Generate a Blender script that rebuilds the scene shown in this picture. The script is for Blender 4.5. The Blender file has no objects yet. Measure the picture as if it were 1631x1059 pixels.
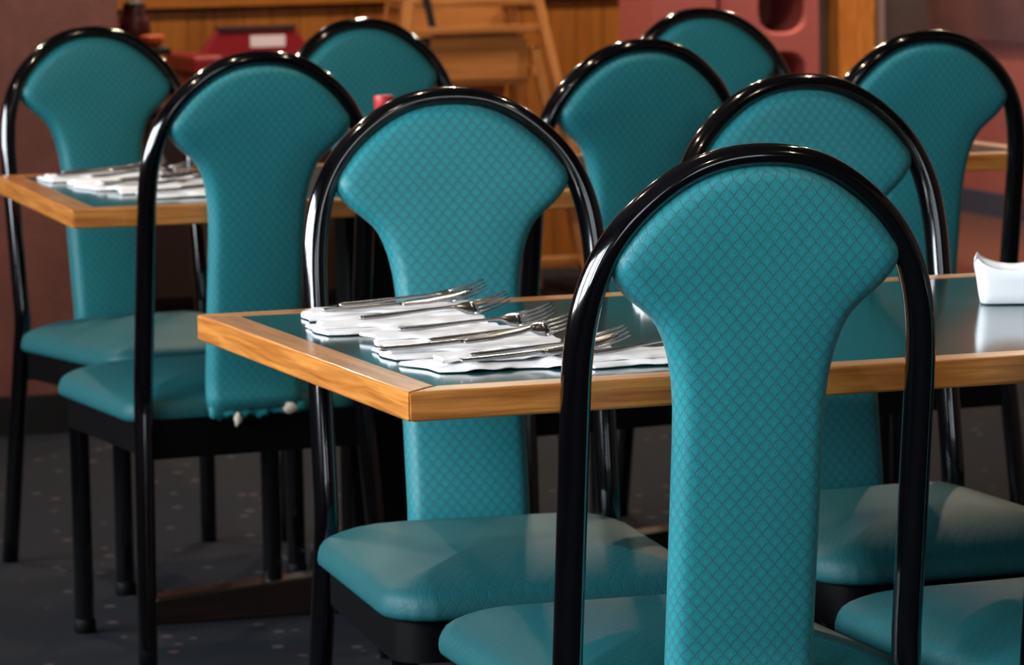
import bpy, bmesh, math, random
from mathutils import Vector, Matrix
from math import sin, cos, pi, radians, sqrt
random.seed(7)
scn = bpy.context.scene
COL = scn.collection

# ------------------------------------------------------------------ helpers
def link(name, me, mat=None, parent=None, smooth=True, bevel=0):
    o = bpy.data.objects.new(name, me); COL.objects.link(o)
    if mat: me.materials.append(mat)
    if parent: o.parent = parent
    if smooth:
        for p in me.polygons: p.use_smooth = True
    if bevel:
        b = o.modifiers.new('bevel', 'BEVEL'); b.width = bevel; b.segments = 3; b.limit_method = 'ANGLE'
        b.angle_limit = radians(40); b.harden_normals = False
    return o

def obj(name, bm, mat=None, parent=None, smooth=True, bevel=0, sharp=None):
    bmesh.ops.recalc_face_normals(bm, faces=bm.faces[:])
    if sharp is not None:
        for e in bm.edges:
            if len(e.link_faces) == 2 and e.calc_face_angle(0) > radians(sharp): e.smooth = False
    me = bpy.data.meshes.new(name); bm.to_mesh(me); bm.free()
    return link(name, me, mat, parent, smooth, bevel)

def thing(name, label, cat, loc=(0, 0, 0), rz=0, group=None):
    o = bpy.data.objects.new(name, None); COL.objects.link(o)
    o.empty_display_size = .1
    o.location = loc; o.rotation_euler = (0, 0, rz)
    return tag(o, label, cat, group)

def tag(o, label, cat, group=None):
    o['label'] = label; o['category'] = cat
    if group: o['group'] = group
    return o

def struct(o):
    o['kind'] = 'structure'; return o

def box(bm, x0, x1, y0, y1, z0, z1, M=None):
    vs = [bm.verts.new((x, y, z)) for x in (x0, x1) for y in (y0, y1) for z in (z0, z1)]
    for q in ((0, 1, 3, 2), (4, 6, 7, 5), (0, 4, 5, 1), (2, 3, 7, 6), (0, 2, 6, 4), (1, 5, 7, 3)):
        bm.faces.new([vs[i] for i in q])
    if M is not None:
        for v in vs: v.co = M @ v.co
    return vs

def box_uv(bm, scale=1.0):
    uv = bm.loops.layers.uv.verify()
    for f in bm.faces:
        n = f.normal if f.normal.length else Vector((0, 0, 1))
        f.normal_update(); n = f.normal
        a = max(range(3), key=lambda i: abs(n[i]))
        for l in f.loops:
            c = l.vert.co
            l[uv].uv = ((c.y, c.z), (c.x, c.z), (c.x, c.y))[a]

def tube(bm, pts, rad, n=16, up=None, ell=None, cap=True):
    """swept tube; rad float or list; ell=(list of in-plane radius, depth radius) with fixed depth axis up"""
    pts = [Vector(p) for p in pts]; N = len(pts); rings = []
    prev = None
    for i, p in enumerate(pts):
        t = (pts[min(i + 1, N - 1)] - pts[max(i - 1, 0)]).normalized()
        if up is not None:
            a = up - t * up.dot(t); a.normalize()
        else:
            ref = prev if prev is not None else (Vector((0, 0, 1)) if abs(t.z) < .9 else Vector((0, 1, 0)))
            a = ref - t * ref.dot(t); a.normalize(); prev = a
        b = t.cross(a)
        r = rad[i] if isinstance(rad, (list, tuple)) else rad
        ra, rb = (r, r) if not ell else (ell[1], ell[0][i])
        rings.append([bm.verts.new(p + a * ra * cos(2 * pi * k / n) + b * rb * sin(2 * pi * k / n)) for k in range(n)])
    for i in range(N - 1):
        for k in range(n):
            bm.faces.new((rings[i][k], rings[i][(k + 1) % n], rings[i + 1][(k + 1) % n], rings[i + 1][k]))
    if cap:
        bm.faces.new(rings[0][::-1]); bm.faces.new(rings[-1])
    return rings

def lathe(bm, prof, n=24, c=(0, 0)):
    rings = []
    for r, z in prof:
        rings.append([bm.verts.new((c[0] + r * cos(2 * pi * k / n), c[1] + r * sin(2 * pi * k / n), z)) for k in range(n)])
    for i in range(len(prof) - 1):
        for k in range(n):
            bm.faces.new((rings[i][k], rings[i][(k + 1) % n], rings[i + 1][(k + 1) % n], rings[i + 1][k]))
    bm.faces.new(rings[0][::-1]); bm.faces.new(rings[-1])

def prism(bm, poly, z0, z1, M=None):
    a = [bm.verts.new((x, y, z0)) for x, y in poly]; b = [bm.verts.new((x, y, z1)) for x, y in poly]
    n = len(poly)
    bm.faces.new(a[::-1]); bm.faces.new(b)
    for i in range(n): bm.faces.new((a[i], a[(i + 1) % n], b[(i + 1) % n], b[i]))
    if M is not None:
        for v in a + b: v.co = M @ v.co

# ------------------------------------------------------------------ materials
def srgb(r, g, b):
    f = lambda c: (c / 255 / 12.92) if c / 255 <= .04045 else ((c / 255 + .055) / 1.055) ** 2.4
    return (f(r), f(g), f(b), 1)

class NT:
    def __init__(s, name):
        s.m = bpy.data.materials.new(name); s.m.use_nodes = True; s.t = s.m.node_tree
        s.n = s.t.nodes; s.l = s.t.links; s.bsdf = s.n['Principled BSDF']
    def node(s, typ, **kw):
        n = s.n.new(typ)
        for k, v in kw.items(): setattr(n, k, v)
        return n
    def set(s, n, i, v):
        if hasattr(v, 'is_output') or isinstance(v, bpy.types.NodeSocket): s.l.new(v, n.inputs[i])
        elif v is not None: n.inputs[i].default_value = v
    def math(s, op, a, b=None, c=None, clamp=False):
        n = s.node('ShaderNodeMath', operation=op); n.use_clamp = clamp
        s.set(n, 0, a)
        if b is not None: s.set(n, 1, b)
        if c is not None: s.set(n, 2, c)
        return n.outputs[0]
    def mix(s, f, a, b, blend='MIX'):
        n = s.node('ShaderNodeMix', data_type='RGBA', blend_type=blend)
        s.set(n, 0, f); s.set(n, 6, a); s.set(n, 7, b); return n.outputs[2]
    def ramp(s, f, stops):
        n = s.node('ShaderNodeValToRGB'); s.l.new(f, n.inputs[0]); e = n.color_ramp.elements
        while len(e) < len(stops): e.new(.5)
        for i, (p, c) in enumerate(stops): e[i].position = p; e[i].color = c
        return n.outputs[0]
    def noise(s, vec, scale, detail=4, rough=.5, dist=0):
        n = s.node('ShaderNodeTexNoise'); n.inputs['Scale'].default_value = scale
        n.inputs['Detail'].default_value = detail; n.inputs['Roughness'].default_value = rough
        n.inputs['Distortion'].default_value = dist
        if vec is not None: s.l.new(vec, n.inputs['Vector'])
        return n.outputs['Fac']
    def mapping(s, vec, sc=(1, 1, 1), rot=(0, 0, 0), loc=(0, 0, 0)):
        n = s.node('ShaderNodeMapping'); s.l.new(vec, n.inputs[0]); n.inputs['Scale'].default_value = sc
        n.inputs['Rotation'].default_value = rot; n.inputs['Location'].default_value = loc; return n.outputs[0]
    def uv(s):
        return s.node('ShaderNodeTexCoord').outputs['UV']
    def objc(s):
        return s.node('ShaderNodeTexCoord').outputs['Object']
    def bump(s, h, strength=.3, dist=.001):
        n = s.node('ShaderNodeBump'); n.inputs['Strength'].default_value = strength
        n.inputs['Distance'].default_value = dist; s.l.new(h, n.inputs['Height'])
        s.l.new(n.outputs[0], s.bsdf.inputs['Normal'])
    def p(s, **kw):
        for k, v in kw.items():
            k = k.replace('_', ' ')
            s.set(s.bsdf, k, v)
        return s.m

def plain(name, col, rough=.5, metal=0, coat=0, var=.12, scale=30, bump=0, spec=.5):
    t = NT(name); f = t.noise(t.objc(), scale, 3)
    dark = tuple(c * (1 - var) for c in col[:3]) + (1,); lite = tuple(min(1, c * (1 + var)) for c in col[:3]) + (1,)
    t.p(Base_Color=t.mix(f, dark, lite), Roughness=rough, Metallic=metal, Coat_Weight=coat)
    t.bsdf.inputs['Specular IOR Level'].default_value = spec
    if bump: t.bump(f, bump, .002)
    return t.m

def mat_teal(name='teal_scallop_vinyl', seat=False):
    t = NT(name)
    sep = t.node('ShaderNodeSeparateXYZ'); t.l.new(t.uv(), sep.inputs[0]); x, y = sep.outputs[0], sep.outputs[1]
    W, H = .0144, .0081
    def lattice(ox, oy):
        xx = t.math('SUBTRACT', t.math('FRACT', t.math('ADD', t.math('DIVIDE', x, W), ox + .5)), .5)   # -.5...5
        yy = t.math('SUBTRACT', t.math('FRACT', t.math('ADD', t.math('DIVIDE', y, 2 * H), oy + .5)), .5)
        xx = t.math('MULTIPLY', xx, W); yy = t.math('MULTIPLY', yy, 2 * H)
        return xx, yy
    def arc(xx, yy):
        # rounded top, pointed foot
        ax = t.math('POWER', t.math('DIVIDE', t.math('ABSOLUTE', xx), W * .5), 1.58)
        ay = t.math('POWER', t.math('DIVIDE', t.math('ABSOLUTE', yy), H), 1.58)
        d = t.math('POWER', t.math('ADD', ax, ay), 1 / 1.58)
        d2 = t.math('ABSOLUTE', t.math('SUBTRACT', d, .56))
        d = t.math('ABSOLUTE', t.math('SUBTRACT', d, 1))
        ln = t.math('SUBTRACT', 1, t.math('DIVIDE', d, .17), clamp=True)
        ln = t.math('MAXIMUM', ln, t.math('MULTIPLY', t.math('SUBTRACT', 1, t.math('DIVIDE', d2, .12), clamp=True), .32))
        up = t.math('GREATER_THAN', yy, -.0004)
        return t.math('MULTIPLY', ln, up)
    def glow(xx, yy):
        yb = t.math('ADD', yy, -.0012)
        d = t.math('SQRT', t.math('ADD', t.math('MULTIPLY', xx, xx), t.math('MULTIPLY', yb, yb)))
        return t.math('SUBTRACT', 1, t.math('DIVIDE', d, .0062), clamp=True)
    a = lattice(0, 0); b = lattice(.5, .5)
    lines = t.math('MAXIMUM', arc(*a), arc(*b))
    cen = t.math('MAXIMUM', glow(*a), glow(*b))
    weave = t.noise(t.uv(), 900, 2, .6)
    big = t.noise(t.uv(), 9, 2)
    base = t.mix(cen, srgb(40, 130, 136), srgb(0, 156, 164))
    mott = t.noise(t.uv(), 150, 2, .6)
    if seat: base = t.mix(t.math('MULTIPLY', cen, .5), srgb(26, 84, 88), srgb(10, 92, 97))  # seats: dim overhead light painted in as darker teal, scallops fainter
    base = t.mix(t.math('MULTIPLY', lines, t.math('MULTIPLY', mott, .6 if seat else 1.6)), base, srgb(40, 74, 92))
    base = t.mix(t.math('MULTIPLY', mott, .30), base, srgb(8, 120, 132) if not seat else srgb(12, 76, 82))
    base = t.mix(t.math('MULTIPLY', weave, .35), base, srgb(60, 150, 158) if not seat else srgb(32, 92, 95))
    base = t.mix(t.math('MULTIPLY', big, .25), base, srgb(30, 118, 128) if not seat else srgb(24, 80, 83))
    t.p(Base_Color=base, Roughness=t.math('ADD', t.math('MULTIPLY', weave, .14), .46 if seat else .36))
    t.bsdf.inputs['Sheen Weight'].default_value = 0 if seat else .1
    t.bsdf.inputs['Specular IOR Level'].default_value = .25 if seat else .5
    h = t.math('ADD', t.math('MULTIPLY', lines, -1.0), t.math('MULTIPLY', weave, .35))
    t.bump(h, .3 if seat else .3, .0006)
    return t.m

def mat_oak(name, light, dark, scale=1.0):
    t = NT(name)
    v = t.mapping(t.uv(), (3.5 * scale, 60 * scale, 1))
    f = t.noise(v, 1.6, 6, .6, .9)
    v2 = t.mapping(t.uv(), (12 * scale, 420 * scale, 1))
    fine = t.noise(v2, 1.0, 3, .6)
    c = t.ramp(f, [(.30, dark), (.48, tuple((a + b) / 2 for a, b in zip(light, dark))), (.62, light), (.8, tuple(min(1, x * 1.12) for x in light[:3]) + (1,))])
    c = t.mix(t.math('MULTIPLY', fine, .6), c, tuple(x * .72 for x in dark[:3]) + (1,))
    t.p(Base_Color=c, Roughness=.32, Coat_Weight=.35, Coat_Roughness=.12)
    t.bump(fine, .12, .0005)
    return t.m

def mat_planks(name, light, dark, pitch=.09):
    t = NT(name)
    sep = t.node('ShaderNodeSeparateXYZ'); t.l.new(t.objc(), sep.inputs[0])
    k = t.math('DIVIDE', sep.outputs[0], pitch)
    fr = t.math('FRACT', k)
    groove = t.math('LESS_THAN', t.math('ABSOLUTE', t.math('SUBTRACT', fr, .5)), .47)
    wn = t.node('ShaderNodeTexWhiteNoise', noise_dimensions='1D'); t.l.new(t.math('FLOOR', k), wn.inputs['W'])
    v = t.mapping(t.objc(), (26, 26, 1.5))
    f = t.noise(v, 1.6, 5, .6, .6)
    f = t.math('ADD', t.math('MULTIPLY', f, .8), t.math('MULTIPLY', wn.outputs[0], .2))
    c = t.ramp(f, [(.3, dark), (.7, light)])
    c = t.mix(groove, tuple(x * .72 for x in dark[:3]) + (1,), c)
    t.p(Base_Color=c, Roughness=.4, Coat_Weight=.15)
    t.bump(groove, .4, .003)
    return t.m

def mat_granite(name, a, b, c):
    t = NT(name); o = t.objc()
    f1 = t.noise(o, 5, 5, .65, .4); f2 = t.noise(o, 190, 2, .7)
    col = t.mix(t.ramp(f1, [(.35, (0, 0, 0, 1)), (.65, (1, 1, 1, 1))]), a, b)
    col = t.mix(t.ramp(f2, [(.46, (0, 0, 0, 1)), (.62, (.6, .6, .6, 1))]), col, c)
    t.p(Base_Color=col, Roughness=.38)
    return t.m

def mat_carpet():
    t = NT('dark_flecked_carpet'); o = t.objc()
    f = t.noise(o, 260, 3, .7); g = t.noise(o, 2.4, 3)
    c = t.mix(g, srgb(22, 31, 42), srgb(40, 39, 40))
    c = t.mix(t.math('MULTIPLY', f, .5), c, srgb(24, 28, 38))
    vo = t.node('ShaderNodeTexVoronoi'); vo.inputs['Scale'].default_value = 17; t.l.new(o, vo.inputs['Vector'])
    sp = t.math('LESS_THAN', vo.outputs['Distance'], .17)
    pick = t.node('ShaderNodeSeparateColor'); t.l.new(vo.outputs['Color'], pick.inputs[0])
    sp = t.math('MULTIPLY', sp, t.math('GREATER_THAN', pick.outputs[0], .35))
    fleck = t.mix(pick.outputs[1], srgb(140, 95, 80), srgb(110, 120, 135))
    c = t.mix(t.math('MULTIPLY', sp, .38), c, fleck)
    t.p(Base_Color=c, Roughness=.95); t.bsdf.inputs['Specular IOR Level'].default_value = .15
    t.bump(f, .8, .004)
    return t.m

def mat_laminate():
    t = NT('dark_teal_laminate'); o = t.objc()
    f = t.noise(o, 60, 4, .6)
    t.p(Base_Color=t.mix(f, srgb(10, 62, 66), srgb(22, 80, 82)), Roughness=.11)
    t.bsdf.inputs['Specular IOR Level'].default_value = .75
    t.bump(t.noise(o, 14, 2), .02, .001)
    return t.m

def mat_glass():
    m = bpy.data.materials.new('clear_glass'); m.use_nodes = True; n = m.node_tree.nodes; l = m.node_tree.links
    n.clear(); out = n.new('ShaderNodeOutputMaterial'); mx = n.new('ShaderNodeMixShader'); tr = n.new('ShaderNodeBsdfTransparent')
    gl = n.new('ShaderNodeBsdfGlossy'); gl.inputs['Roughness'].default_value = .02
    fr = n.new('ShaderNodeFresnel'); l.new(fr.outputs[0], mx.inputs[0]); l.new(tr.outputs[0], mx.inputs[1]); l.new(gl.outputs[0], mx.inputs[2])
    l.new(mx.outputs[0], out.inputs[0]); return m

M_TEAL = mat_teal()
M_SEAT = mat_teal('shaded_teal_seat_vinyl', True)  # smoother seat vinyl with the shade put into its colour
M_BLACK = plain('black_enamel', srgb(4, 4, 6), .11, coat=1.0, var=.2)
M_BLACK.node_tree.nodes['Principled BSDF'].inputs['Coat Roughness'].default_value = .03
M_RAIL = plain('matt_black_steel', srgb(4, 4, 5), .5, var=.2, spec=.12)
M_FOAM = plain('white_foam', srgb(215, 205, 190), .9)
M_CAP = plain('black_rubber', srgb(5, 5, 6), .6, spec=.2)
M_OAK = mat_oak('golden_oak', srgb(226, 150, 70), srgb(156, 86, 28))
M_LAM = mat_laminate()
M_DARKWOOD = mat_oak('dark_stained_wood', srgb(44, 28, 20), srgb(20, 13, 10))
M_PAPER = plain('white_paper', srgb(238, 238, 240), .85, var=.03, bump=.3, scale=70)
M_STEEL = plain('brushed_steel', srgb(176, 178, 184), .24, metal=1, var=.06)
M_PORC = plain('white_porcelain', srgb(246, 247, 250), .22, var=.02, coat=.4)
M_RED = plain('red_plastic', srgb(200, 40, 48), .35, var=.06)
M_SOY = plain('dark_bottle_glass', srgb(60, 22, 14), .12, coat=.5)
M_MAROON = plain('maroon_plastic', srgb(128, 24, 34), .38, var=.06)
M_PINK = plain('terracotta_pink_plastic', srgb(184, 100, 98), .42, var=.05)
M_LABEL = plain('white_label', srgb(215, 212, 225), .6, var=.03)
M_HIGH = mat_oak('blonde_wood', srgb(206, 142, 82), srgb(166, 104, 54), .8)
M_STRAP = plain('black_webbing', srgb(16, 16, 18), .8)
M_WAIN = mat_planks('amber_wood_planks', srgb(160, 98, 34), srgb(124, 72, 20))
M_LEDGE = mat_oak('amber_wood_rail', srgb(176, 110, 44), srgb(140, 82, 28))
M_GRAN = mat_granite('reddish_brown_granite', srgb(108, 64, 54), srgb(136, 80, 66), srgb(92, 64, 58))
M_TERRA = mat_granite('terracotta_laminate', srgb(190, 98, 78), srgb(200, 108, 88), srgb(176, 94, 78))
M_BASE = plain('black_vinyl_base', srgb(14, 14, 16), .5)
M_GBASE = plain('grey_vinyl_base', srgb(70, 72, 88), .5)
M_CARPET = mat_carpet()
M_TILE = mat_oak('brown_floorboards', srgb(120, 76, 56), srgb(88, 54, 40), .6)
M_WALL = plain('brown_paint', srgb(62, 46, 36), .8, var=.03)
M_CEIL = plain('ceiling_paint', srgb(52, 45, 40), .9, var=.03)
M_COLM = plain('dark_grey_metal', srgb(70, 62, 62), .45, var=.12)
M_ALU = plain('grey_aluminium', srgb(165, 160, 160), .35, metal=.6)
M_CAB = plain('dark_brown_veneer', srgb(40, 20, 16), .5, var=.2)
M_ORANGE = plain('orange_glaze', srgb(200, 84, 30), .4)
M_DKRED = plain('dark_red_glaze', srgb(66, 20, 20), .35)
M_GLASS = mat_glass()

# ------------------------------------------------------------------ chair
CW, CZ1, CH = .1803, .7379, .9645
YF, YT, SPL = -.0483, -.0769, .0203
def cy(z):
    if z < .45: return YF * (1 - z / .45)
    return YT * (z - .45) / (CH - .45)
def cxw(z): return CW + (SPL * (1 - z / .45) if z < .45 else 0)
OUT = [(0, .9752), (.026, .9742), (.05, .9700), (.066, .9642), (.0878, .9545), (.0985, .9470), (.1215, .9300), (.1290, .9235), (.1450, .9075), (.1545, .8965), (.1670, .8770), (.1740, .8640), (.1820, .8440), (.1866, .8300), (.1905, .8110), (.1930, .7920), (.1948, .7700), (.1953, .7500)]
def smooth_poly(P, it=6):
    P = [list(p) for p in P]
    for _ in range(it):
        Q = [P[0]] + [[.25 * P[k - 1][0] + .5 * P[k][0] + .25 * P[k + 1][0], .25 * P[k - 1][1] + .5 * P[k][1] + .25 * P[k + 1][1]] for k in range(1, len(P) - 1)] + [P[-1]]
        P = Q
    return P
def resample(P, n):
    L = [0]
    for a, b in zip(P, P[1:]): L.append(L[-1] + math.hypot(b[0] - a[0], b[1] - a[1]))
    out = []
    for k in range(n + 1):
        d = L[-1] * k / n; i = 0
        while i < len(P) - 2 and L[i + 1] < d: i += 1
        t = (d - L[i]) / (L[i + 1] - L[i]); out.append((P[i][0] + (P[i + 1][0] - P[i][0]) * t, P[i][1] + (P[i + 1][1] - P[i][1]) * t))
    return out
FULL = [(-x, z) for x, z in OUT[::-1]][:-1] + OUT          # left to right over the top
FULL = smooth_poly(resample(FULL, 72), 8)
def offset(P, dist):
    out = []
    for k in range(len(P)):
        a, b = P[max(k - 1, 0)], P[min(k + 1, len(P) - 1)]
        tx, tz = b[0] - a[0], b[1] - a[1]; L = math.hypot(tx, tz)
        r = dist(P[k][1]) if callable(dist) else dist
        out.append((P[k][0] + tz / L * r, P[k][1] - tx / L * r))
    return out
def rin(z):   # in-plane tube radius
    a = max(0, min(1, (z - .80) / (CH - .80)))
    return .0152 - .0034 * a * a * (3 - 2 * a)

def arch_centre():
    zs = [0, .05, .12, .2, .28, .36, .41, .44, .47, .52, .58, .64, .69, .72]
    top = offset(FULL, rin)
    return [(cxw(z), z) for z in zs] + top[::-1] + [(-cxw(z), z) for z in zs[::-1]]
AC = arch_centre()

def make_frame(parent):
    bm = bmesh.new()
    P = [(x, cy(z), z) for x, z in AC]
    tube(bm, P, .016, n=18, up=Vector((0, 1, 0)), ell=([rin(z) for x, z in AC], .0165))
    return obj('arched_frame', bm, M_BLACK, parent)

INN = sorted((z, x) for x, z in offset(FULL, .0203) if x >= -1e-6)
ZTOP = INN[-1][0]
def interp(tab, v):
    if v <= tab[0][0]: return tab[0][1]
    for (a, b), (c, d) in zip(tab, tab[1:]):
        if v <= c: return b + (d - b) * (v - a) / (c - a) if c > a else d
    return tab[-1][1]
LOW = [(.40, .0775), (.60, .0780), (.68, .0783), (.715, .0790), (.742, .0815), (.765, .0860), (.7835, .0920), (.797, .0985), (.8055, .1050), (.8155, .1160), (.8255, .1290), (.834, .1375), (.842, .1440), (.849, .1480), (.857, .1500), (.866, .1490), (.8755, .1455)]
def hw(z):
    if z > .8755: return max(0.0, interp(INN, z))
    a = interp(LOW, z)
    return max(0.0, min(a, interp(INN, z) + .002)) if z > .85 else a

def make_pad(parent, name='backrest_pad', zb=.412):
    zs = [zb + (.70 - zb) * i / 14 for i in range(14)]
    zs += [.70 + .16 * i / 36 for i in range(36)]
    zs += [.86 + (ZTOP - .86) * sin(pi / 2 * i / 26) for i in range(27)]
    outline = [(hw(z), z) for z in zs]; outline[-1] = (0.0, ZTOP)
    full = outline + [(-x, z) for x, z in outline[::-1][1:]]
    segs = list(zip(full, full[1:]))
    def dist(x, z):
        best = 9; xa = abs(x)
        for (ax, az), (bx, bz) in zip(outline, outline[1:]):
            dx, dz = bx - ax, bz - az; L = dx * dx + dz * dz
            t = 0 if L == 0 else max(0, min(1, ((xa - ax) * dx + (z - az) * dz) / L))
            d = math.hypot(xa - ax - t * dx, z - az - t * dz)
            if d < best: best = d
        return best
    K = 26
    ss = [-cos(pi * k / K) for k in range(K + 1)]
    R = .016
    bm = bmesh.new(); uv = bm.loops.layers.uv.verify()
    grid = {}
    for i, z in enumerate(zs):
        w = max(outline[i][0], .0004)
        for k, s in enumerate(ss):
            x = s * w; d = dist(x, z)
            if k in (0, K) or i == len(zs) - 1: d = 0
            q = min(1, d / R); t = .0185 * sqrt(max(0, 1 - (1 - q) ** 2))
            e = min(1, d / .07); t += .006 * e * (2 - e)
            y0 = cy(z)
            f = bm.verts.new((x, y0 + t, z))
            b = f if (k in (0, K) or i == len(zs) - 1) else bm.verts.new((x, y0 - t, z))
            grid[i, k] = (f, b)
    for i in range(len(zs) - 1):
        for k in range(K):
            for side in (0, 1):
                q = [grid[i, k][side], grid[i, k + 1][side], grid[i + 1, k + 1][side], grid[i + 1, k][side]]
                q = list(dict.fromkeys(q))
                if len(q) < 3: continue
                try: bm.faces.new(q)
                except ValueError: pass
    bot = [grid[0, k][0] for k in range(K + 1)] + [grid[0, k][1] for k in range(K - 1, 0, -1)]
    bm.faces.new(bot)
    for f in bm.faces:
        for l in f.loops:
            c = l.vert.co; tt = abs(c.y - cy(c.z)); l[uv].uv = (c.x + math.copysign(max(0, .0185 - tt), c.x) + .5, c.z)
    return obj(name, bm, M_TEAL, parent)

def rrect(x0, x1, y0, y1, rf, rb, n=12, ins=0):
    pts = []
    for cx_, cy_, a0, r in ((x1, y1, 0, rf), (x0, y1, 90, rf), (x0, y0, 180, rb), (x1, y0, 270, rb)):
        r = r
        sx = -1 if cx_ == x1 else 1; sy = -1 if cy_ == y1 else 1
        ox, oy = cx_ + sx * r, cy_ + sy * r
        rr = max(r - ins, .004)
        ox2, oy2 = ox, oy
        if r - ins < .004:
            ex = ins - r + .004; ox2 += sx * ex; oy2 += sy * ex
        for k in range(n + 1):
            a = radians(a0 + 90 * k / n); pts.append((ox2 + rr * cos(a), oy2 + rr * sin(a)))
    return pts
SX, SY0, SY1 = .203, -.006, .462
def make_seat(parent):
    bm = bmesh.new(); uv = bm.loops.layers.uv.verify()
    levels = [(.006, .396), (.001, .400), (.0, .405), (.001, .413), (.0035, .4205), (.008, .4265), (.015, .4310), (.027, .4360), (.045, .4420), (.07, .4490), (.10, .4550), (.13, .4585), (.165, .4605)]
    rings = []
    for j, (ins, z) in enumerate(levels):
        P = rrect(-SX, SX, SY0, SY1, .060, .060, 12, ins)
        ring = []
        for i, (x, y) in enumerate(P):
            # front edge bows gently outward
            yy = y + (.014 * (1 - (x / SX) ** 2) if y > .25 else 0) * max(0, 1 - ins / .16)
            zz = z; x *= 1 - .035 * y / .46
            if i < 26 and j in (1, 2, 3) and (3 < i < 11 or 15 < i < 23):   # gathers at the front corners
                k = .0012 * sin(i * 2.4); x += k * (1 if x > 0 else -1); yy += k
            ring.append(bm.verts.new((x, yy, zz)))
        rings.append(ring)
    n = len(rings[0])
    for a, b in zip(rings, rings[1:]):
        for i in range(n): bm.faces.new((a[i], a[(i + 1) % n], b[(i + 1) % n], b[i]))
    bm.faces.new(rings[0][::-1]); bm.faces.new(rings[-1])
    for f in bm.faces:
        for l in f.loops:
            c = l.vert.co; l[uv].uv = (c.x + 1, c.y + (c.z - .44 if c.y > .4 else 0))
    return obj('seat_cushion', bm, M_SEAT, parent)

def make_chair(tear=False):
    t = thing('dining_chair', 'x', 'chair')
    make_frame(t)
    make_pad(t)
    make_seat(t)
    bm = bmesh.new()
    for o_, i_, z0, z1 in ((0, .018, .345, .398),):
        P = rrect(-SX + .020, SX - .020, SY0 + .006, SY1 - .018, .045, .03, 8, o_)
        Q = rrect(-SX + .020, SX - .020, SY0 + .006, SY1 - .018, .045, .03, 8, i_)
        n = len(P); R = []
        for pts, z in ((P, z0), (P, z1), (Q, z1), (Q, z0)): R.append([bm.verts.new((x, y, z)) for x, y in pts])
        for a in range(4):
            A, B = R[a], R[(a + 1) % 4]
            for i in range(n): bm.faces.new((A[i], A[(i + 1) % n], B[(i + 1) % n], B[i]))
    box(bm, -CW + .004, CW - .004, -.010, .012, .340, .402)        # rail between the uprights
    obj('seat_rail', bm, M_RAIL, t, smooth=True, sharp=35)
    for s in (-1, 1):
        bm = bmesh.new()
        tube(bm, [(s * .166, .402, z) for z in (.018, .1, .2, .3, .372)], .0165, n=16)
        leg = obj('front_leg', bm, M_BLACK, t, sharp=50)
        bm = bmesh.new(); lathe(bm, [(.0165, 0), (.0185, .003), (.0185, .02), (.0172, .023)], 16, (s * .166, .402))
        obj('foot_cap', bm, M_CAP, leg, sharp=50)
    return t

proto = make_chair()
def copy_tree(o, parent=None):
    c = o.copy(); COL.objects.link(c); c.parent = parent
    for ch in [x for x in bpy.data.objects if x.parent == o]:
        copy_tree(ch, c)
    return c
GN = 'teal dining chairs on the near side of the tables'
GF = 'teal dining chairs on the far side of the tables'
CHAIRS = [
 (1.4696, 3.8076, -1.22, 'teal scallop-patterned chair nearest the camera, whole arched back in sharp focus before the front table', GN),
 (1.5214, 4.8704, 174.9, 'teal chair facing the camera across the front table, directly behind the cutlery bundles', GF),
 (1.6036, 6.2616, 4.7, 'teal chair with torn upholstery at the foot of its back, tucked into the left table', GN),
 (1.6364, 7.4005, 190.8, 'teal chair farthest left, facing the camera in front of the reddish-brown partition', GF),
 (2.2277, 6.2676, 9.0, 'dark teal chair seen from behind at the right end of the left table', GN),
 (2.0186, 4.9053, 181.2, 'teal chair half hidden behind the nearest arch, facing the camera across the front table', GF),
 (2.7200, 6.2486, 5.3, 'teal chair highest at the right edge, seen from behind against the terracotta wall', GN),
 (2.1602, 7.4216, 190.2, 'teal chair behind the red-capped bottle, its top overlapping the maroon booster seat', GF),
 (2.8400, 7.4250, 185.5, 'teal chair in front of the pink booster seats, only the top of its back showing', GF),
 (1.9400, 3.7450, 4.0, 'teal chair at the lower right corner, only its seat in frame', GN),
]
chair_objs = []
for i, (x, y, a, lab, grp) in enumerate(CHAIRS):
    o = proto if i == 0 else copy_tree(proto)
    o.location = (x, y, 0); o.rotation_euler = (0, 0, radians(a)); tag(o, lab, 'chair', grp)
    chair_objs.append(o)

# torn upholstery on the third chair: loose hem and foam showing under the pad
torn = chair_objs[2]
bm = bmesh.new()
def lump(bm, c, r, seed):
    rnd = random.Random(seed)
    g = bmesh.ops.create_icosphere(bm, subdivisions=2, radius=1)
    for v in g['verts']:
        k = 1 + rnd.uniform(-.25, .25); v.co = Vector((v.co.x * r[0] * k + c[0], v.co.y * r[1] * k + c[1], v.co.z * r[2] * k + c[2]))
lump(bm, (-.035, -.024, .397), (.006, .006, .012), 1)
f = obj('torn_foam', bm, M_FOAM, torn); f['label'] = 'white foam showing through the torn cover'
bm = bmesh.new(); lump(bm, (.052, -.022, .409), (.014, .008, .009), 2)
f = obj('torn_foam', bm, M_FOAM, torn); f['label'] = 'white foam at the right of the torn hem'
bm = bmesh.new()
N = 40
A = []
for i in range(N + 1):
    x = -.079 + .158 * i / N
    drop = .006 + .007 * abs(sin(i * .37)) * (1 if i < 26 else .3) + .002 * sin(i * 1.9)
    yy = -.0185 - .002 * sin(i * .9)
    A.append((bm.verts.new((x, yy - .002, .418)), bm.verts.new((x, yy - .006, .412 - drop * .5)), bm.verts.new((x, yy - .003, .410 - drop)), bm.verts.new((x, yy + .004, .410 - drop)), bm.verts.new((x, yy + .004, .418))))
for a, b in zip(A, A[1:]):
    for k in range(4): bm.faces.new((a[k], b[k], b[k + 1], a[k + 1]))
bm.faces.new([v for v in A[0]]); bm.faces.new([v for v in A[-1]][::-1])
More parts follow.
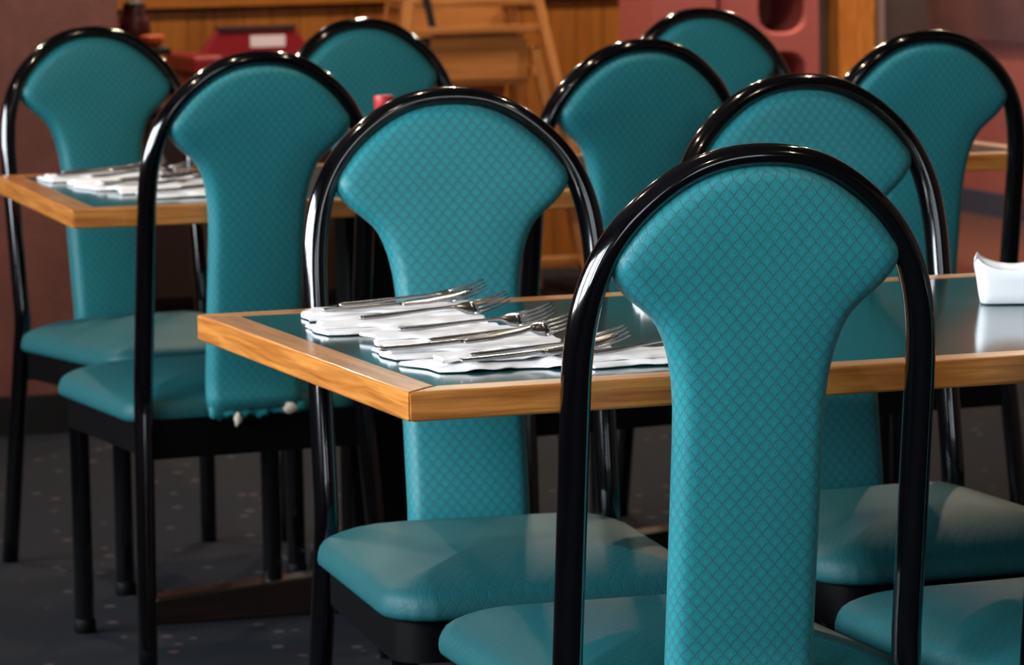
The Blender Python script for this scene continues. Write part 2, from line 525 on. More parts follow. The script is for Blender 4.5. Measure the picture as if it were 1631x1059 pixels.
obj('frayed_hem', bm, M_TEAL, torn)

# ------------------------------------------------------------------ tables
ZT, TT = .7324, .030
def make_table(L, Wd, loc, rz, lab, foot=.4):
    t = thing('dining_table', lab, 'table', loc, rz, 'oak-edged dining tables')
    tr = .042
    # mitred edge boards; origin is the near left corner
    def board(p, q, pi_, qi):
        bm = bmesh.new(); uv = bm.loops.layers.uv.verify()
        P = [p, q, qi, pi_]
        lo = [bm.verts.new((x, y, ZT - TT)) for x, y in P]; hi = [bm.verts.new((x, y, ZT)) for x, y in P]
        bm.faces.new(lo[::-1]); bm.faces.new(hi)
        for i in range(4): bm.faces.new((lo[i], lo[(i + 1) % 4], hi[(i + 1) % 4], hi[i]))
        d = (Vector(q) - Vector(p)).normalized(); n = Vector((-d.y, d.x)); o = random.uniform(0, 9)
        for f in bm.faces:
            f.normal_update()
            for l in f.loops:
                c = Vector((l.vert.co.x, l.vert.co.y)); s = (c - Vector(p))
                l[uv].uv = (s.dot(d) + o, s.dot(n) if abs(f.normal.z) > .5 else l.vert.co.z + o)
        obj('edge_board', bm, M_OAK, t, smooth=False, bevel=.003)
    g = .0003
    board((0 + g, 0), (L - g, 0), (tr + g, tr), (L - tr - g, tr))
    board((L, 0 + g), (L, Wd - g), (L - tr, tr + g), (L - tr, Wd - tr - g))
    board((L - g, Wd), (0 + g, Wd), (L - tr - g, Wd - tr), (tr + g, Wd - tr))
    board((0, Wd - g), (0, 0 + g), (tr, Wd - tr - g), (tr, tr + g))
    bm = bmesh.new(); box(bm, tr, L - tr, tr, Wd - tr, ZT - .026, ZT - .0006)
    obj('tabletop', bm, M_LAM, t, smooth=False)
    cx_, cy_ = L / 2, Wd / 2
    bm = bmesh.new(); box(bm, cx_ - .045, cx_ + .045, cy_ - .045, cy_ + .045, .05, ZT - TT - .012)
    obj('column', bm, M_RAIL, t, smooth=False, bevel=.006)
    bm = bmesh.new(); box(bm, cx_ - .16, cx_ + .16, cy_ - .16, cy_ + .16, ZT - TT - .012, ZT - TT + .003)
    obj('mounting_plate', bm, M_RAIL, t, smooth=False)
    for k in range(4):
        bm = bmesh.new(); uv = bm.loops.layers.uv.verify()
        r1 = foot if k % 2 == 0 else min(foot, Wd / 2 - .02)
        prof = [(.02, .0), (r1, 0), (r1 - .02, .045), (.02, .075)]
        M = Matrix.Translation((cx_, cy_, 0)) @ Matrix.Rotation(k * pi / 2, 4, 'Z')
        a = [bm.verts.new(M @ Vector((x, -.028, z))) for x, z in prof]; b = [bm.verts.new(M @ Vector((x, .028, z))) for x, z in prof]
        bm.faces.new(a); bm.faces.new(b[::-1])
        for i in range(4): bm.faces.new((a[i], b[i], b[(i + 1) % 4], a[(i + 1) % 4]))
        Mi = M.inverted()
        for f in bm.faces:
            for l in f.loops:
                c = Mi @ l.vert.co; l[uv].uv = (c.x, c.z + c.y)
        obj('base_foot', bm, M_DARKWOOD, t, smooth=False, bevel=.004)
    return t
T1 = make_table(1.07, .818, (1.1488, 3.8709, 0), radians(.97), 'front oak-edged table with dark teal top, holding the nearest fan of cutlery')
T2 = make_table(1.13, .818, (1.3288, 6.2903, 0), radians(-2.71), 'left oak-edged table with dark teal top, farther back beside the reddish-brown partition')
T3 = make_table(.66, .66, (2.5250, 6.6450, 0), radians(1.0), 'oak-edged table at the right edge, glimpsed before the terracotta wall')

# ------------------------------------------------------------------ napkins and cutlery
def sheet(L, Wn, th, ph, z0, flare, crump, rip, nx=40, ny=16, x0=0.0, skew=0.0):
    bm = bmesh.new(); top = {}; bot = {}
    for i in range(nx + 1):
        for j in range(ny + 1):
            s, v = i / nx, j / ny
            w = Wn * (1 + flare * s) * (1 + .05 * sin(s * 6 + ph))
            x = x0 + L * s + skew * v + .003 * sin(v * 7 + ph)
            y = w * (v - .5) + crump * sin(s * 11 + ph * 2) * (1 - v) + .002 * sin(s * 19 + ph)
            e = min(v, 1 - v) * w
            k = min(1, (e / .004) ** .5) if e > 0 else 0
            wav = rip * (sin(s * 13 + ph + v * 3) + .6 * sin(s * 29 + 2 * ph - v * 5)) * (.4 + .6 * (1 - v)) * min(1, .2 + s * 2)
            base = z0 + max(0, wav) * .7
            top[i, j] = bm.verts.new((x, y, base + .0004 + th * (.25 + .75 * k))); bot[i, j] = bm.verts.new((x, y, base + .0002 * (1 - k)))
    for i in range(nx):
        for j in range(ny):
            bm.faces.new((top[i, j], top[i + 1, j], top[i + 1, j + 1], top[i, j + 1])); bm.faces.new((bot[i, j], bot[i, j + 1], bot[i + 1, j + 1], bot[i + 1, j]))
    for i in range(nx):
        bm.faces.new((top[i, 0], bot[i, 0], bot[i + 1, 0], top[i + 1, 0])); bm.faces.new((top[i, ny], top[i + 1, ny], bot[i + 1, ny], bot[i, ny]))
    for j in range(ny):
        bm.faces.new((top[0, j], top[0, j + 1], bot[0, j + 1], bot[0, j])); bm.faces.new((top[nx, j], bot[nx, j], bot[nx, j + 1], top[nx, j + 1]))
    return bm
def napkin(kind):
    """folded paper napkin with a loose upper flap; left end at x=0"""
    ph = (.4, 1.9, 3.1, 4.6)[kind]
    o = obj('paper_napkin', sheet(.195, .092, .0034, ph, .0003, (.05, .0, .12, .35)[kind], (.001, .0015, .002, .007)[kind], (.0012, .0014, .0016, .0045)[kind], skew=(.004, -.006, .008, -.02)[kind]), M_PAPER, sharp=60)
    f = obj('folded_flap', sheet(.186, .064, .0030, ph + 1.3, .0042 + (.002 if kind == 3 else 0), (.25, .1, .3, .45)[kind], .002, (.0012, .0012, .0016, .004)[kind], x0=.004, skew=(.012, .004, -.010, .015)[kind]), M_PAPER, o, sharp=60)
    f.location = (.0, (.010, .012, .008, .012)[kind], 0); f.rotation_euler = (0, 0, radians((2, -2, 3, 5)[kind]))
    return o

def strip(bm, st, t=.0016, crown=0.0):
    """st: list of (x, ycentre, halfwidth, z)"""
    R = []
    for x, yc, w, z in st:
        R.append([bm.verts.new(p) for p in ((x, yc - w, z), (x, yc - w * .5, z + t * .9 + crown), (x, yc, z + t + crown), (x, yc + w * .5, z + t * .9 + crown), (x, yc + w, z), (x, yc, z - t * .3))])
    for a, b in zip(R, R[1:]):
        for k in range(6): bm.faces.new((a[k], b[k], b[(k + 1) % 6], a[(k + 1) % 6]))
    bm.faces.new(R[0]); bm.faces.new(R[-1][::-1])

def fork():
    t = thing('fork', 'x', 'fork')
    bm = bmesh.new()
    strip(bm, [(0, 0, .0025, .001), (.006, 0, .0044, .0010), (.03, 0, .0046, .0016), (.06, 0, .0036, .0036), (.09, 0, .0026, .0056), (.112, 0, .0023, .0064), (.124, 0, .0034, .0068), (.130, 0, .0060, .0052), (.137, 0, .0100, .0036), (.146, 0, .0118, .0030), (.152, 0, .0120, .0036)], .0020)
    obj('handle', bm, M_STEEL, t)
    for k in range(4):
        y = (k - 1.5) * .0062
        bm = bmesh.new()
        strip(bm, [(.148, y, .0030, .0034), (.156, y, .0024, .0048), (.167, y * .98, .0022, .0082), (.178, y * .96, .0018, .0125), (.187, y * .94, .0012, .0165), (.192, y * .93, .0005, .0190)], .0014)
        obj('tine', bm, M_STEEL, t)
    return t
def knife():
    t = thing('table_knife', 'x', 'knife')
    bm = bmesh.new()
    strip(bm, [(0, 0, .003, .0016), (.005, 0, .0050, .0010), (.04, 0, .0052, .0012), (.08, 0, .0046, .0022), (.105, 0, .0045, .0030), (.112, 0, .0044, .0030)], .0024)
    obj('handle', bm, M_STEEL, t)
    bm = bmesh.new()
    strip(bm, [(.110, 0, .0042, .0032), (.118, .0008, .0078, .0032), (.15, .001, .0088, .0050), (.185, .001, .0088, .0095), (.202, .0022, .0070, .0125), (.212, .0045, .0028, .0142)], .0012)
    obj('blade', bm, M_STEEL, t)
    return t
FORK, KNIFE = fork(), knife()
NAPS = [napkin(k) for k in range(4)]
used = set()
def use(o):
    if id(o) not in used:
        used.add(id(o)); return o
    return copy_tree(o)
ZS = ZT + .0004
def bundle(k, x, y, a, labs, grp, lift=0, fo=(.030, .014), kn=(.018, -.016), fa=4, ka=-3, do_knife=True, sc=1.0, fr=40, kr=24):
    n = use(NAPS[k % 4]); n.location = (x, y, ZS + lift); n.rotation_euler = (0, 0, radians(a)); n.scale = (sc, sc, 1)
    tag(n, labs[0], 'napkin', grp + ' (napkins)')
    R = Matrix.Rotation(radians(a), 2)
    p = R @ Vector(fo); f = use(FORK); f.location = (x + p.x, y + p.y, ZS + lift + .0108); f.rotation_euler = (radians(fr), radians(-1.0), radians(a + fa)); f.scale = (.92 * sc, .92 * sc, 1)
    tag(f, labs[1], 'fork', grp + ' (forks)')
    if do_knife:
        p = R @ Vector(kn); q = use(KNIFE); q.location = (x + p.x, y + p.y, ZS + lift + .0090); q.rotation_euler = (radians(kr), radians(-1.0), radians(a + ka)); q.scale = (.84 * sc, .84 * sc, 1)
        tag(q, labs[2], 'knife', grp + ' (knives)')
G1, G2 = 'place settings on the front table', 'place settings on the left table'
order = ['farthest', 'second farthest', 'third farthest', 'fourth farthest', 'nearest']
B1 = [(1.236, 4.585, -8, 0), (1.214, 4.440, -4, 1), (1.240, 4.310, -9, 2), (1.216, 4.180, -5, 1), (1.228, 4.052, 0, 3)]
for k, (x, y, a, kd) in enumerate(B1):
    w = order[k]
    bundle(kd, x, y, a, (f'{w} of five folded white napkins at the front table left end',
        f'steel fork on the {w} napkin at the front table left end', f'steel knife on the {w} napkin at the front table left end'), G1,
        fo=((.045, .020), (.050, .016), (.030, .012), (.052, .022), (.040, -.006))[k], kn=((.020, -.016), (.014, -.020), (.006, -.022), (-.012, -.026), (.020, -.036))[k],
        fa=(9, 7, 8, 12, 6)[k], ka=(4, 6, 3, 7, 5)[k], do_knife=k in (0, 3, 4))
bundle(2, 1.376, 4.012, 3, ('crumpled white napkin just right of the nearest chair left upright, on the front table',
    'steel fork on the crumpled napkin beside the nearest chair left upright', 'x'), G1, fo=(.010, -.004), fa=14, do_knife=False, sc=.95)
order2 = ['farthest', 'second farthest', 'middle', 'second nearest', 'nearest']
B2 = [(1.420, 6.930, 0, 1), (1.436, 6.815, -3, 0), (1.452, 6.705, -2, 3), (1.470, 6.600, -3, 2), (1.490, 6.490, -3, 1)]
for k, (x, y, a, kd) in enumerate(B2):
    w = order2[k]
    bundle(kd, x, y, a, (f'{w} blurred white napkin in the row on the left table',
        f'fork on the {w} napkin of the left table', f'knife on the {w} napkin of the left table'), G2,
        fo=(.03 + .008 * k, .014), kn=(.012, -.018), fa=5 + 3 * (k % 2), ka=4, sc=1.05, do_knife=k % 2 == 0)

# small square porcelain caddy with upswept corners
def caddy(x, y, a, lab, s=.045, h=.040):
    bm = bmesh.new(); n = 64; rings = []
    def sq(t, r, p=9.0):
        c, s_ = cos(t), sin(t); k = (abs(c) ** p + abs(s_) ** p) ** (-1 / p); return r * k * c, r * k * s_
    lv = [(.80, 0, 0), (.86, .002, 0), (.90, .012, 0), (.95, .028, .3), (1.0, h - .001, 1.0), (.985, h, 1.0), (.93, h - .003, .9), (.88, .028, .3), (.83, .012, 0), (.76, .006, 0), (.4, .005, 0)]
    for k, z, up in lv:
        ring = []
        for i in range(n):
            t = 2 * pi * i / n + pi / 4
            cx_, cy_ = sq(t, s * k); m = max(abs(cx_), abs(cy_)); e = min(abs(cx_), abs(cy_)) / m
            ring.append(bm.verts.new((cx_, cy_, z + up * .014 * e ** 2)))
        rings.append(ring)
    for A_, B_ in zip(rings, rings[1:]):
        for i in range(n): bm.faces.new((A_[i], A_[(i + 1) % n], B_[(i + 1) % n], B_[i]))
    bm.faces.new(rings[0][::-1]); bm.faces.new(rings[-1])
    o = obj('porcelain_caddy', bm, M_PORC); o.location = (x, y, ZS); o.rotation_euler = (0, 0, radians(a))
    return tag(o, lab, 'caddy')
caddy(2.036, 4.372, -24, 'small square white porcelain caddy with upswept corners at the right edge of the front table')
n_ = copy_tree(NAPS[1]); n_.location = (1.640, 4.560, ZS); n_.rotation_euler = (0, 0, radians(-14)); n_.scale = (.8, .9, 2.0)
tag(n_, 'thick folded white napkin behind the nearest chair, only its left corner showing', 'napkin')

# red-capped bottle on the left table
t = thing('sauce_bottle', 'small sauce bottle with a red cap standing on the left table', 'bottle', (1.991, 6.818, ZS))
bm = bmesh.new(); lathe(bm, [(.024, 0), (.027, .004), (.027, .07), (.022, .088), (.0125, .098), (.0125, .108)], 28); obj('bottle_body', bm, M_SOY, t)
bm = bmesh.new(); lathe(bm, [(.027, .018), (.0275, .0185), (.0275, .062), (.027, .0625)], 28); obj('paper_label', bm, M_LABEL, t)
bm = bmesh.new(); lathe(bm, [(.0150, .106), (.0158, .108), (.0172, .128), (.0165, .131)], 28); obj('cap', bm, M_RED, t, sharp=50)

# ------------------------------------------------------------------ room
def quad_wall(name, pts, mat):
    bm = bmesh.new(); vs = [bm.verts.new(p) for p in pts]; bm.faces.new(vs)
    return bm
CEIL = 2.8
U0, U1, V0, V1 = -1.5, 6.14, -1.6, 14.6
bm = bmesh.new(); box(bm, U0, U1, V0, V1, -.1, 0); struct(obj('floor', bm, M_CARPET, smooth=False))
bm = bmesh.new(); box(bm, 4.55, U1, 10.6, V1, .0, .004); box_uv(bm); struct(obj('trim_1', bm, M_TILE, smooth=False))
bm = bmesh.new(); box(bm, U0, U1, V0, V1, CEIL, CEIL + .1); struct(obj('ceiling', bm, M_CEIL, smooth=False))

def wall_holes(name, axis, c0, c1, a0, a1, holes, mat):
    """wall slab; axis 'x' = wall plane at x in [c0,c1], running in y from a0 to a1; holes: (a,b,z0,z1)"""
    bm = bmesh.new()
    A = sorted({a0, a1} | {h[0] for h in holes} | {h[1] for h in holes}); Z = sorted({0, CEIL} | {h[2] for h in holes} | {h[3] for h in holes})
    for p, q in zip(A, A[1:]):
        for r, s in zip(Z, Z[1:]):
            m, n = (p + q) / 2, (r + s) / 2
            if any(h[0] < m < h[1] and h[2] < n < h[3] for h in holes): continue
            if axis == 'x': box(bm, c0, c1, p, q, r, s)
            else: box(bm, p, q, c0, c1, r, s)
    bmesh.ops.remove_doubles(bm, verts=bm.verts[:], dist=1e-5)
    return struct(obj(name, bm, mat, smooth=False))

def window(name, axis, c, a, b, z0, z1, nm=1):
    t = bpy.data.objects.new(name, None); COL.objects.link(t); t['kind'] = 'structure'
    bm = bmesh.new(); w = .05
    def bb(p, q, r, s):
        if axis == 'x': box(bm, c - .03, c + .03, p, q, r, s)
        else: box(bm, p, q, c - .03, c + .03, r, s)
    bb(a, b, z0, z0 + w); bb(a, b, z1 - w, z1); bb(a, a + w, z0 + w, z1 - w); bb(b - w, b, z0 + w, z1 - w)
    for k in range(1, nm + 1):
        m = a + (b - a) * k / (nm + 1); bb(m - .02, m + .02, z0 + w, z1 - w)
    obj('window_frame', bm, M_ALU, t, smooth=False)
    bm = bmesh.new()
    if axis == 'x': box(bm, c - .003, c + .003, a + w, b - w, z0 + w, z1 - w)
    else: box(bm, a + w, b - w, c - .003, c + .003, z0 + w, z1 - w)
    obj('window_pane', bm, M_GLASS, t, smooth=False)
    return t

WL = [(-1.4, -.1, 1.0, 2.3), (.2, 1.9, 1.0, 2.3), (2.2, 3.9, 1.0, 2.3), (4.2, 5.9, 1.0, 2.3), (6.2, 7.9, 1.0, 2.3)]
wall_holes('wall_left', 'x', U0 - .15, U0, V0, V1, WL, M_WALL)
for i, h in enumerate(WL): window('window_%d' % (i + 1), 'x', U0 - .08, *h)
WB = [(-.9, .9, 1.1, 2.4), (1.6, 3.4, 1.1, 2.4)]
wall_holes('wall_front', 'y', V0 - .15, V0, U0, U1, WB, M_WALL)
for i, h in enumerate(WB): window('window_%d' % (i + 6), 'y', V0 - .08, *h)
# back wall: amber wood wainscot with a rail, cream above
bm = bmesh.new(); box(bm, U0, 5.10, 12.34, 12.44, 0, CEIL); struct(obj('wall_back', bm, M_WALL, smooth=False))
bm = bmesh.new(); box(bm, U0, 5.02, 12.30, 12.34, 0, .845); struct(obj('trim_2', bm, M_WAIN, smooth=False))
bm = bmesh.new(); box(bm, U0, 5.02, 12.27, 12.34, .850, 1.02); box_uv(bm); struct(obj('trim_3', bm, M_LEDGE, smooth=False, bevel=.004))
bm = bmesh.new(); box(bm, 5.10, 5.225, 12.25, 12.44, 0, CEIL); 
uvl = bm.loops.layers.uv.verify()
for f_ in bm.faces:
    for l in f_.loops: l[uvl].uv = (l.vert.co.z, l.vert.co.x + l.vert.co.y)
struct(obj('trim_4', bm, M_OAK, smooth=False, bevel=.004))
bm = bmesh.new(); box(bm, 5.228, 5.245, 12.22, 12.44, 0, CEIL); struct(obj('trim_5', bm, M_ALU, smooth=False))
bm = bmesh.new(); box(bm, 5.247, 5.41, 12.25, 12.44, 0, CEIL); struct(obj('trim_6', bm, M_COLM, smooth=False, bevel=.004))
bm = bmesh.new(); box(bm, 5.41, U1, V1 - .1, V1, 0, CEIL); struct(obj('wall_far', bm, M_WALL, smooth=False))
# right wall: terracotta dado, brown granite above, grey base
bm = bmesh.new(); box(bm, U1, U1 + .12, V0, V1, 0, CEIL); struct(obj('wall_right', bm, M_WALL, smooth=False))
bm = bmesh.new(); box(bm, U1 - .02, U1, 9.0, V1 - .1, .09, .625); struct(obj('trim_7', bm, M_TERRA, smooth=False))
bm = bmesh.new(); box(bm, U1 - .035, U1, 9.0, V1 - .1, .625, 1.9); struct(obj('trim_8', bm, M_GRAN, smooth=False))
bm = bmesh.new(); box(bm, U1 - .03, U1, 9.0, V1 - .1, .0, .09); struct(obj('baseboard_right', bm, M_GBASE, smooth=False))
# left partition in reddish-brown granite laminate
bm = bmesh.new(); box(bm, U0, 2.045, 9.12, 9.25, .088, 2.1); struct(obj('wall_partition', bm, M_GRAN, smooth=False, bevel=.003))
bm = bmesh.new(); box(bm, U0, 2.050, 9.11, 9.26, 0, .088); struct(obj('baseboard_partition', bm, M_BASE, smooth=False))

# ------------------------------------------------------------------ background furniture
# serving cabinet under the maroon booster seat
t = thing('side_cabinet', 'low dark brown cabinet carrying the maroon booster seat against the wood wall', 'cabinet', (2.93, 11.62, 0))
bm = bmesh.new(); box(bm, -.31, .31, -.25, .25, .04, .585); obj('body', bm, M_CAB, t, smooth=False, bevel=.004)
bm = bmesh.new(); box(bm, -.33, .33, -.27, .27, .585, .61); obj('top_board', bm, M_CAB, t, smooth=False, bevel=.004)
bm = bmesh.new(); box(bm, -.28, .28, -.22, .22, 0, .04); obj('plinth', bm, M_BASE, t, smooth=False)
for s in (-1, 1):
    bm = bmesh.new(); box(bm, min(s * .004, s * .30), max(s * .004, s * .30), -.266, -.25, .06, .57); d = obj('door', bm, M_CAB, t, smooth=False, bevel=.003)
    bm = bmesh.new(); box(bm, min(s * .03, s * .045), max(s * .03, s * .045), -.284, -.266, .33, .42); obj('handle', bm, M_ALU, d, smooth=False, bevel=.003)

def booster(mat, loc, rz, lab, cat='booster seat', grp=None, h=.2, label=False, backh=0, w=.31, d=.30, hole=True, arm=.05, bs=None):
    t = thing('booster_seat', lab, cat, loc, rz, grp)
    bm = bmesh.new()
    # moulded shell with an oval opening through the front
    hw_ = w / 2; M = Matrix(((1, 0, 0, 0), (0, 0, 1, 0), (0, 1, 0, 0), (0, 0, 0, 1)))
    if hole:
        n = 40; ox, oz, ra, rb = .040, h * .5, .078, h * .38; rings = []
        def rim(t):
            c, s_ = cos(t), sin(t); k = 9
            if c > 1e-6: k = min(k, (hw_ - ox) / c)
            if c < -1e-6: k = min(k, (-hw_ - ox) / c)
            if s_ > 1e-6: k = min(k, (h - oz) / s_)
            if s_ < -1e-6: k = min(k, -oz / s_)
            return ox + c * k, oz + s_ * k
        angs = sorted([2 * pi * i / n for i in range(n)] + [math.atan2(z - oz, x - ox) % (2 * pi) for x in (-hw_, hw_) for z in (0, h)])
        def ov(t, f=1.0):
            c, s_ = cos(t), sin(t); k = (abs(c) ** 2.6 + abs(s_) ** 2.6) ** (-1 / 2.6); return ox + ra * f * k * c, oz + rb * f * k * s_
        for kind, y in (('r', d / 2 - .002), ('r', -d / 2), ('o', -d / 2), ('i', -d / 2 + .012), ('i', d / 2 - .03)):
            ring = []
            for t_ in angs:
                x, z = rim(t_) if kind == 'r' else ov(t_, 1.0 if kind == 'o' else .93)
                ring.append(bm.verts.new((x, y, z)))
            rings.append(ring)
        for A_, B_ in zip(rings, rings[1:]):
            for i in range(len(angs)): bm.faces.new((A_[i], A_[(i + 1) % len(angs)], B_[(i + 1) % len(angs)], B_[i]))
        bm.faces.new(rings[0][::-1]); bm.faces.new(rings[-1])
    else:
        prism(bm, [(-hw_, 0), (hw_, 0), (hw_ - .012, h), (-hw_ + .012, h)], -d / 2, d / 2, M)
    obj('base', bm, mat, t, smooth=False, bevel=.006)
    if backh:
        for s in (-1, 1):
            bm = bmesh.new(); x0 = s * hw_; x1 = s * (hw_ - arm)
            box(bm, min(x0, x1), max(x0, x1), -d / 2, d / 2, h, h + .055); obj('armrest', bm, mat, t, smooth=False, bevel=.012)
        bm = bmesh.new(); bs = bs or hw_ - .035; poly = [(-bs, h), (bs, h), (bs, h + backh * .45), (bs - .05, h + backh), (-bs + .05, h + backh), (-bs, h + backh * .45)]
        prism(bm, poly, d / 2 - .05, d / 2 - .015, M); bk = obj('backrest', bm, mat, t, smooth=False, bevel=.008)
        if label:
            bm = bmesh.new(); box(bm, -.02, .085, d / 2 - .053, d / 2 - .0495, h + backh * .52, h + backh * .80); obj('sticker', bm, M_LABEL, bk, smooth=False)
        bm = bmesh.new(); box(bm, -bs + .048, bs - .048, d / 2 - .056, d / 2 - .010, h + backh - .012, h + backh + .004); obj('top_rim', bm, M_CAB, bk, smooth=False, bevel=.003)
    return t
booster(M_MAROON, (3.04, 11.60, .6102), 0, 'maroon plastic booster seat with a white sticker, on the dark cabinet at upper left', h=.075, backh=.122, label=True, w=.53, hole=False, d=.34, arm=.095, bs=.165)
# pink booster seats on a low stand
t = thing('serving_stand', 'low wooden stand under the pink booster seats, hidden behind the chairs', 'stand', (4.41, 11.45, 0))
bm = bmesh.new(); box(bm, -.32, .32, -.20, .20, .505, .53); box_uv(bm); obj('stand_top', bm, M_DARKWOOD, t, smooth=False, bevel=.003)
for sx in (-1, 1):
    for sy in (-1, 1):
        bm = bmesh.new(); box(bm, sx * .29 - .02, sx * .29 + .02, sy * .17 - .02, sy * .17 + .02, 0, .505); box_uv(bm); obj('leg', bm, M_DARKWOOD, t, smooth=False)
PG = 'pink booster seats stacked at the top of the frame'
booster(M_PINK, (4.485, 11.45, .5302), 0, 'lower pink booster seat of the right stack, its opening partly hidden by a chair', grp=PG)
booster(M_PINK, (4.485, 11.45, .7306), 0, 'upper pink booster seat of the right stack, with the large dark opening', grp=PG)
booster(M_PINK, (4.212, 11.43, .5302), pi / 2, 'lower pink booster seat of the left stack, turned sideways behind a chair', grp=PG, d=.20, w=.30)
booster(M_PINK, (4.212, 11.43, .7306), pi / 2, 'upper pink booster seat of the left stack, turned sideways with a plain side', grp=PG, d=.20, w=.30)

# wooden high chairs, two nested
def bar(bm, p, q, w, d, uvo=0):
    p, q = Vector(p), Vector(q); t_ = (q - p); L = t_.length; t_.normalize()
    a = Vector((1, 0, 0)) if abs(t_.x) < .7 else Vector((0, 0, 1)); a = (a - t_ * a.dot(t_)).normalized(); b = t_.cross(a)
    uv = bm.loops.layers.uv.verify()
    vs = [bm.verts.new(o + a * sx * w / 2 + b * sy * d / 2) for o in (p, q) for sx, sy in ((-1, -1), (1, -1), (1, 1), (-1, 1))]
    for q_ in ((0, 1, 2, 3), (7, 6, 5, 4), (0, 4, 5, 1), (1, 5, 6, 2), (2, 6, 7, 3), (3, 7, 4, 0)):
        f = bm.faces.new([vs[i] for i in q_])
        for l in f.loops:
            c = l.vert.co - p; l[uv].uv = (c.dot(t_) + uvo, c.dot(a) + c.dot(b) + uvo)
def high_chair(loc, lab, grp, rails=((.12, .030, .292),)):
    t = thing('high_chair', lab, 'high chair', loc, 0, grp)
    for s in (-1, 1):
        bm = bmesh.new(); bar(bm, (s * .315, -.21, 0), (s * .185, -.09, .74), .026, .036); obj('front_leg', bm, M_HIGH, t, smooth=False, bevel=.004)
        bm = bmesh.new(); bar(bm, (s * .285, .21, 0), (s * .175, .10, .72), .026, .036, 3); obj('rear_leg', bm, M_HIGH, t, smooth=False, bevel=.004)
        bm = bmesh.new(); bar(bm, (s * .190, -.12, .665), (s * .183, .13, .665), .024, .03, 5); obj('side_rail', bm, M_HIGH, t, smooth=False, bevel=.004)
        bm = bmesh.new(); bar(bm, (s * .262, -.16, .30), (s * .240, .17, .30), .024, .03, 5); obj('lower_rail', bm, M_HIGH, t, smooth=False, bevel=.004)
    for z, h_, w_ in rails:
        bm = bmesh.new(); y_ = -.21 + .12 * z / .74
        bar(bm, (-w_ , y_, z), (w_, y_, z), .022, h_, z); obj('front_rail', bm, M_HIGH, t, smooth=False, bevel=.003)
    bm = bmesh.new(); uv = bm.loops.layers.uv.verify()
    pl = [(-.155, .44), (.165, .44), (.165, .55), (.150, .568), (.11, .582), (.05, .588), (-.05, .588), (-.10, .582), (-.140, .568), (-.155, .55)]
    M = Matrix(((1, 0, 0, 0), (0, 0, 1, 0), (0, 1, 0, 0), (0, 0, 0, 1)))
    prism(bm, pl, -.105, -.085, M)
    for f in bm.faces:
        for l in f.loops: l[uv].uv = (l.vert.co.x * .5, l.vert.co.z * .5)
    obj('front_panel', bm, M_HIGH, t, smooth=False, bevel=.004)
    bm = bmesh.new(); uv = bm.loops.layers.uv.verify()
    box(bm, -.17, .17, -.10, .11, .425, .44); box_uv(bm); obj('seat', bm, M_HIGH, t, smooth=False, bevel=.003)
    bm = bmesh.new(); box(bm, -.16, .16, .10, .118, .46, .70); box_uv(bm); obj('backrest', bm, M_HIGH, t, smooth=False, bevel=.004)
    return t
HG = 'nested wooden high chairs'
high_chair((3.602, 11.50, 0), 'lower of the two nested blonde-wood high chairs against the wood wall', HG)
h2 = high_chair((3.602, 11.50, .205), 'upper of the two nested blonde-wood high chairs, with a wide panel and black strap', HG, ((.12, .030, .292), (.665, .020, .20), (.588, .016, .21)))
bm = bmesh.new(); bar(bm, (-.148, -.118, .70), (-.125, -.118, .588), .022, .004); bar(bm, (-.150, -.112, .57), (-.140, -.112, .38), .030, .004)
s_ = obj('safety_strap', bm, M_STRAP, h2, smooth=False); s_['label'] = 'black webbing safety strap'

# dark pot with orange bowl on a slim pedestal beside the partition
t = thing('pedestal_stand', 'slim dark pedestal just right of the reddish-brown partition', 'stand', (2.33, 10.3, 0))
bm = bmesh.new(); box(bm, -.10, .10, -.10, .10, .0, .03); obj('base', bm, M_CAB, t, smooth=False, bevel=.004)
bm = bmesh.new(); box(bm, -.03, .03, -.03, .03, .03, .80); obj('column', bm, M_CAB, t, smooth=False)
bm = bmesh.new(); box(bm, -.11, .085, -.13, .10, .80, .82); obj('shelf', bm, M_CAB, t, smooth=False, bevel=.004)
t = thing('ornament_pot', 'dark red-brown pot standing beside the partition at upper left', 'pot', (2.352, 10.3, .8202))
bm = bmesh.new(); lathe(bm, [(.022, 0), (.034, .012), (.042, .04), (.038, .07), (.026, .09), (.030, .10)], 24); obj('pot_body', bm, M_DKRED, t)
bm = bmesh.new(); lathe(bm, [(.031, .10), (.024, .112), (.006, .118), (.006, .128)], 24); obj('lid', bm, M_CAB, t)
bm = bmesh.new(); lathe(bm, [(.012, 0), (.024, .006), (.032, .026), (.029, .030)], 24)
o = obj('small_bowl', bm, M_ORANGE); o.location = (2.375, 10.205, .8202); tag(o, 'small orange bowl beside the dark pot at upper left', 'bowl')

# ------------------------------------------------------------------ ceiling lamps
def lamp(x, y, power, n):
    t = thing('ceiling_lamp', f'recessed round ceiling lamp overhead, out of the photograph, in row {n}', 'lamp', (x, y, CEIL - .02), 0, 'recessed ceiling lamps')
    bm = bmesh.new(); R = []
    for r, z in ((.075, .02), (.078, .0), (.062, -.002), (.058, .012)):
        R.append([bm.verts.new((r * cos(2 * pi * k / 24), r * sin(2 * pi * k / 24), z)) for k in range(24)])
    for a, b in zip(R, R[1:]):
        for k in range(24): bm.faces.new((a[k], a[(k + 1) % 24], b[(k + 1) % 24], b[k]))
    obj('lamp_ring', bm, M_ALU, t)
    L = bpy.data.lights.new('lamp_bulb', 'AREA'); L.shape = 'DISK'; L.size = .07; L.energy = power; L.color = (1, .80, .58)
    o = bpy.data.objects.new('lamp_bulb', L); COL.objects.link(o); o.parent = t; o.location = (0, 0, -.006)
LP = 7
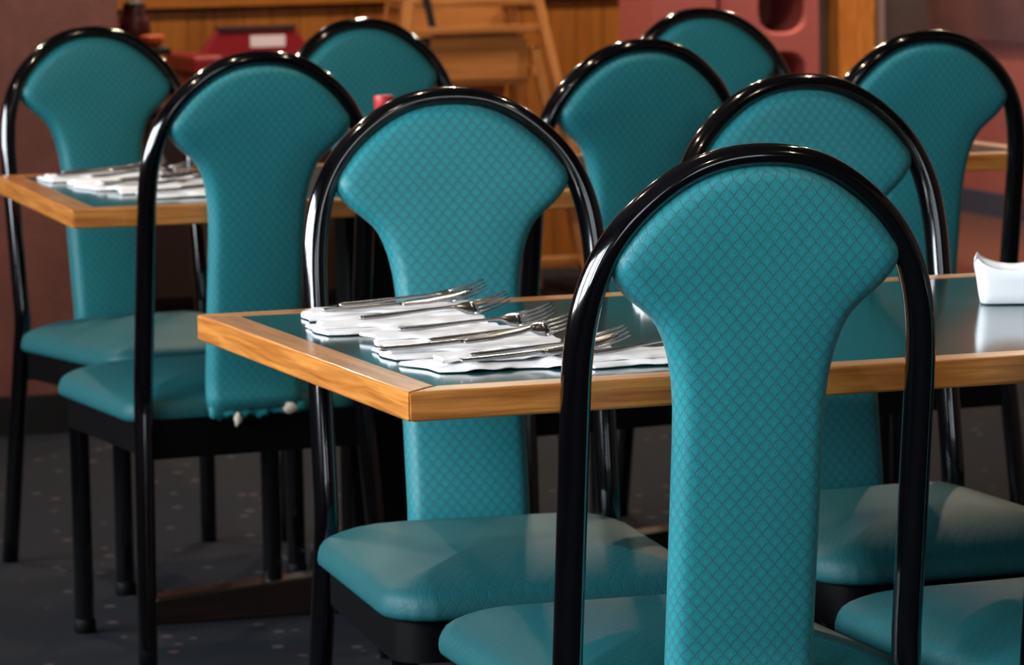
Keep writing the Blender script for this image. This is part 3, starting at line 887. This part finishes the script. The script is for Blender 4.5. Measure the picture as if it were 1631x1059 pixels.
for x, y in ((.4, 5.4), (1.6, 5.6), (2.9, 5.5), (.9, 8.3), (2.9, 8.9), (1.3, 2.4), (2.7, 2.5), (3.4, 10.9), (5.2, 10.8), (5.6, 13.2), (2.2, 10.9)):
    lamp(x, y, LP if y < 8 else (62 if x > 5 else 30), 'a' if y < 4 else 'b')

# ------------------------------------------------------------------ daylight through the windows
def area(name, loc, rot, sx, sy, e, col):
    L = bpy.data.lights.new(name, 'AREA'); L.shape = 'RECTANGLE'; L.size = sx; L.size_y = sy; L.energy = e; L.color = col
    o = bpy.data.objects.new(name, L); COL.objects.link(o); o.location = loc; o.rotation_euler = rot; return o
for k_, (a, b, z0, z1) in enumerate(WL):
    area('window_daylight', (U0 - .2, (a + b) / 2, (z0 + z1) / 2), (0, radians(-90), 0), z1 - z0, b - a, (200, 225, 190, 165, 160)[k_], (.86, .93, 1))
for (a, b, z0, z1) in WB:
    area('window_daylight', ((a + b) / 2, V0 - .2, (z0 + z1) / 2), (radians(90), 0, 0), b - a, z1 - z0, 22, (.88, .94, 1))
W = bpy.data.worlds.new('sky'); scn.world = W; W.use_nodes = True
bg = W.node_tree.nodes['Background']; bg.inputs[0].default_value = (.55, .68, .9, 1); bg.inputs[1].default_value = .6

# ------------------------------------------------------------------ camera
F_PX = 6569.98; PITCH, ROLL, YAW = .110724, -.018475, radians(18)
cam = bpy.data.cameras.new('camera'); co = bpy.data.objects.new('camera', cam); COL.objects.link(co)
fwd0 = Vector((0, cos(PITCH), -sin(PITCH))); right0 = Vector((1, 0, 0)); up0 = right0.cross(fwd0)
right = right0 * cos(ROLL) + up0 * sin(ROLL); up = up0 * cos(ROLL) - right0 * sin(ROLL)
Rz = Matrix.Rotation(-YAW, 3, 'Z')
r_, u_, b_ = Rz @ right, Rz @ up, Rz @ (-fwd0)
co.matrix_world = Matrix(((r_.x, u_.x, b_.x, 0), (r_.y, u_.y, b_.y, 0), (r_.z, u_.z, b_.z, 1.2388), (0, 0, 0, 1)))
cam.sensor_width = 36; cam.lens = F_PX / 1631 * 36; cam.clip_start = .1; cam.clip_end = 60
cam.dof.use_dof = True; cam.dof.focus_distance = 4.05; cam.dof.aperture_fstop = cam.lens / 9.0
scn.camera = co
scn.view_settings.view_transform = 'Standard'; scn.view_settings.look = 'None'; scn.view_settings.gamma = 1
scn.view_settings.exposure = 0.0
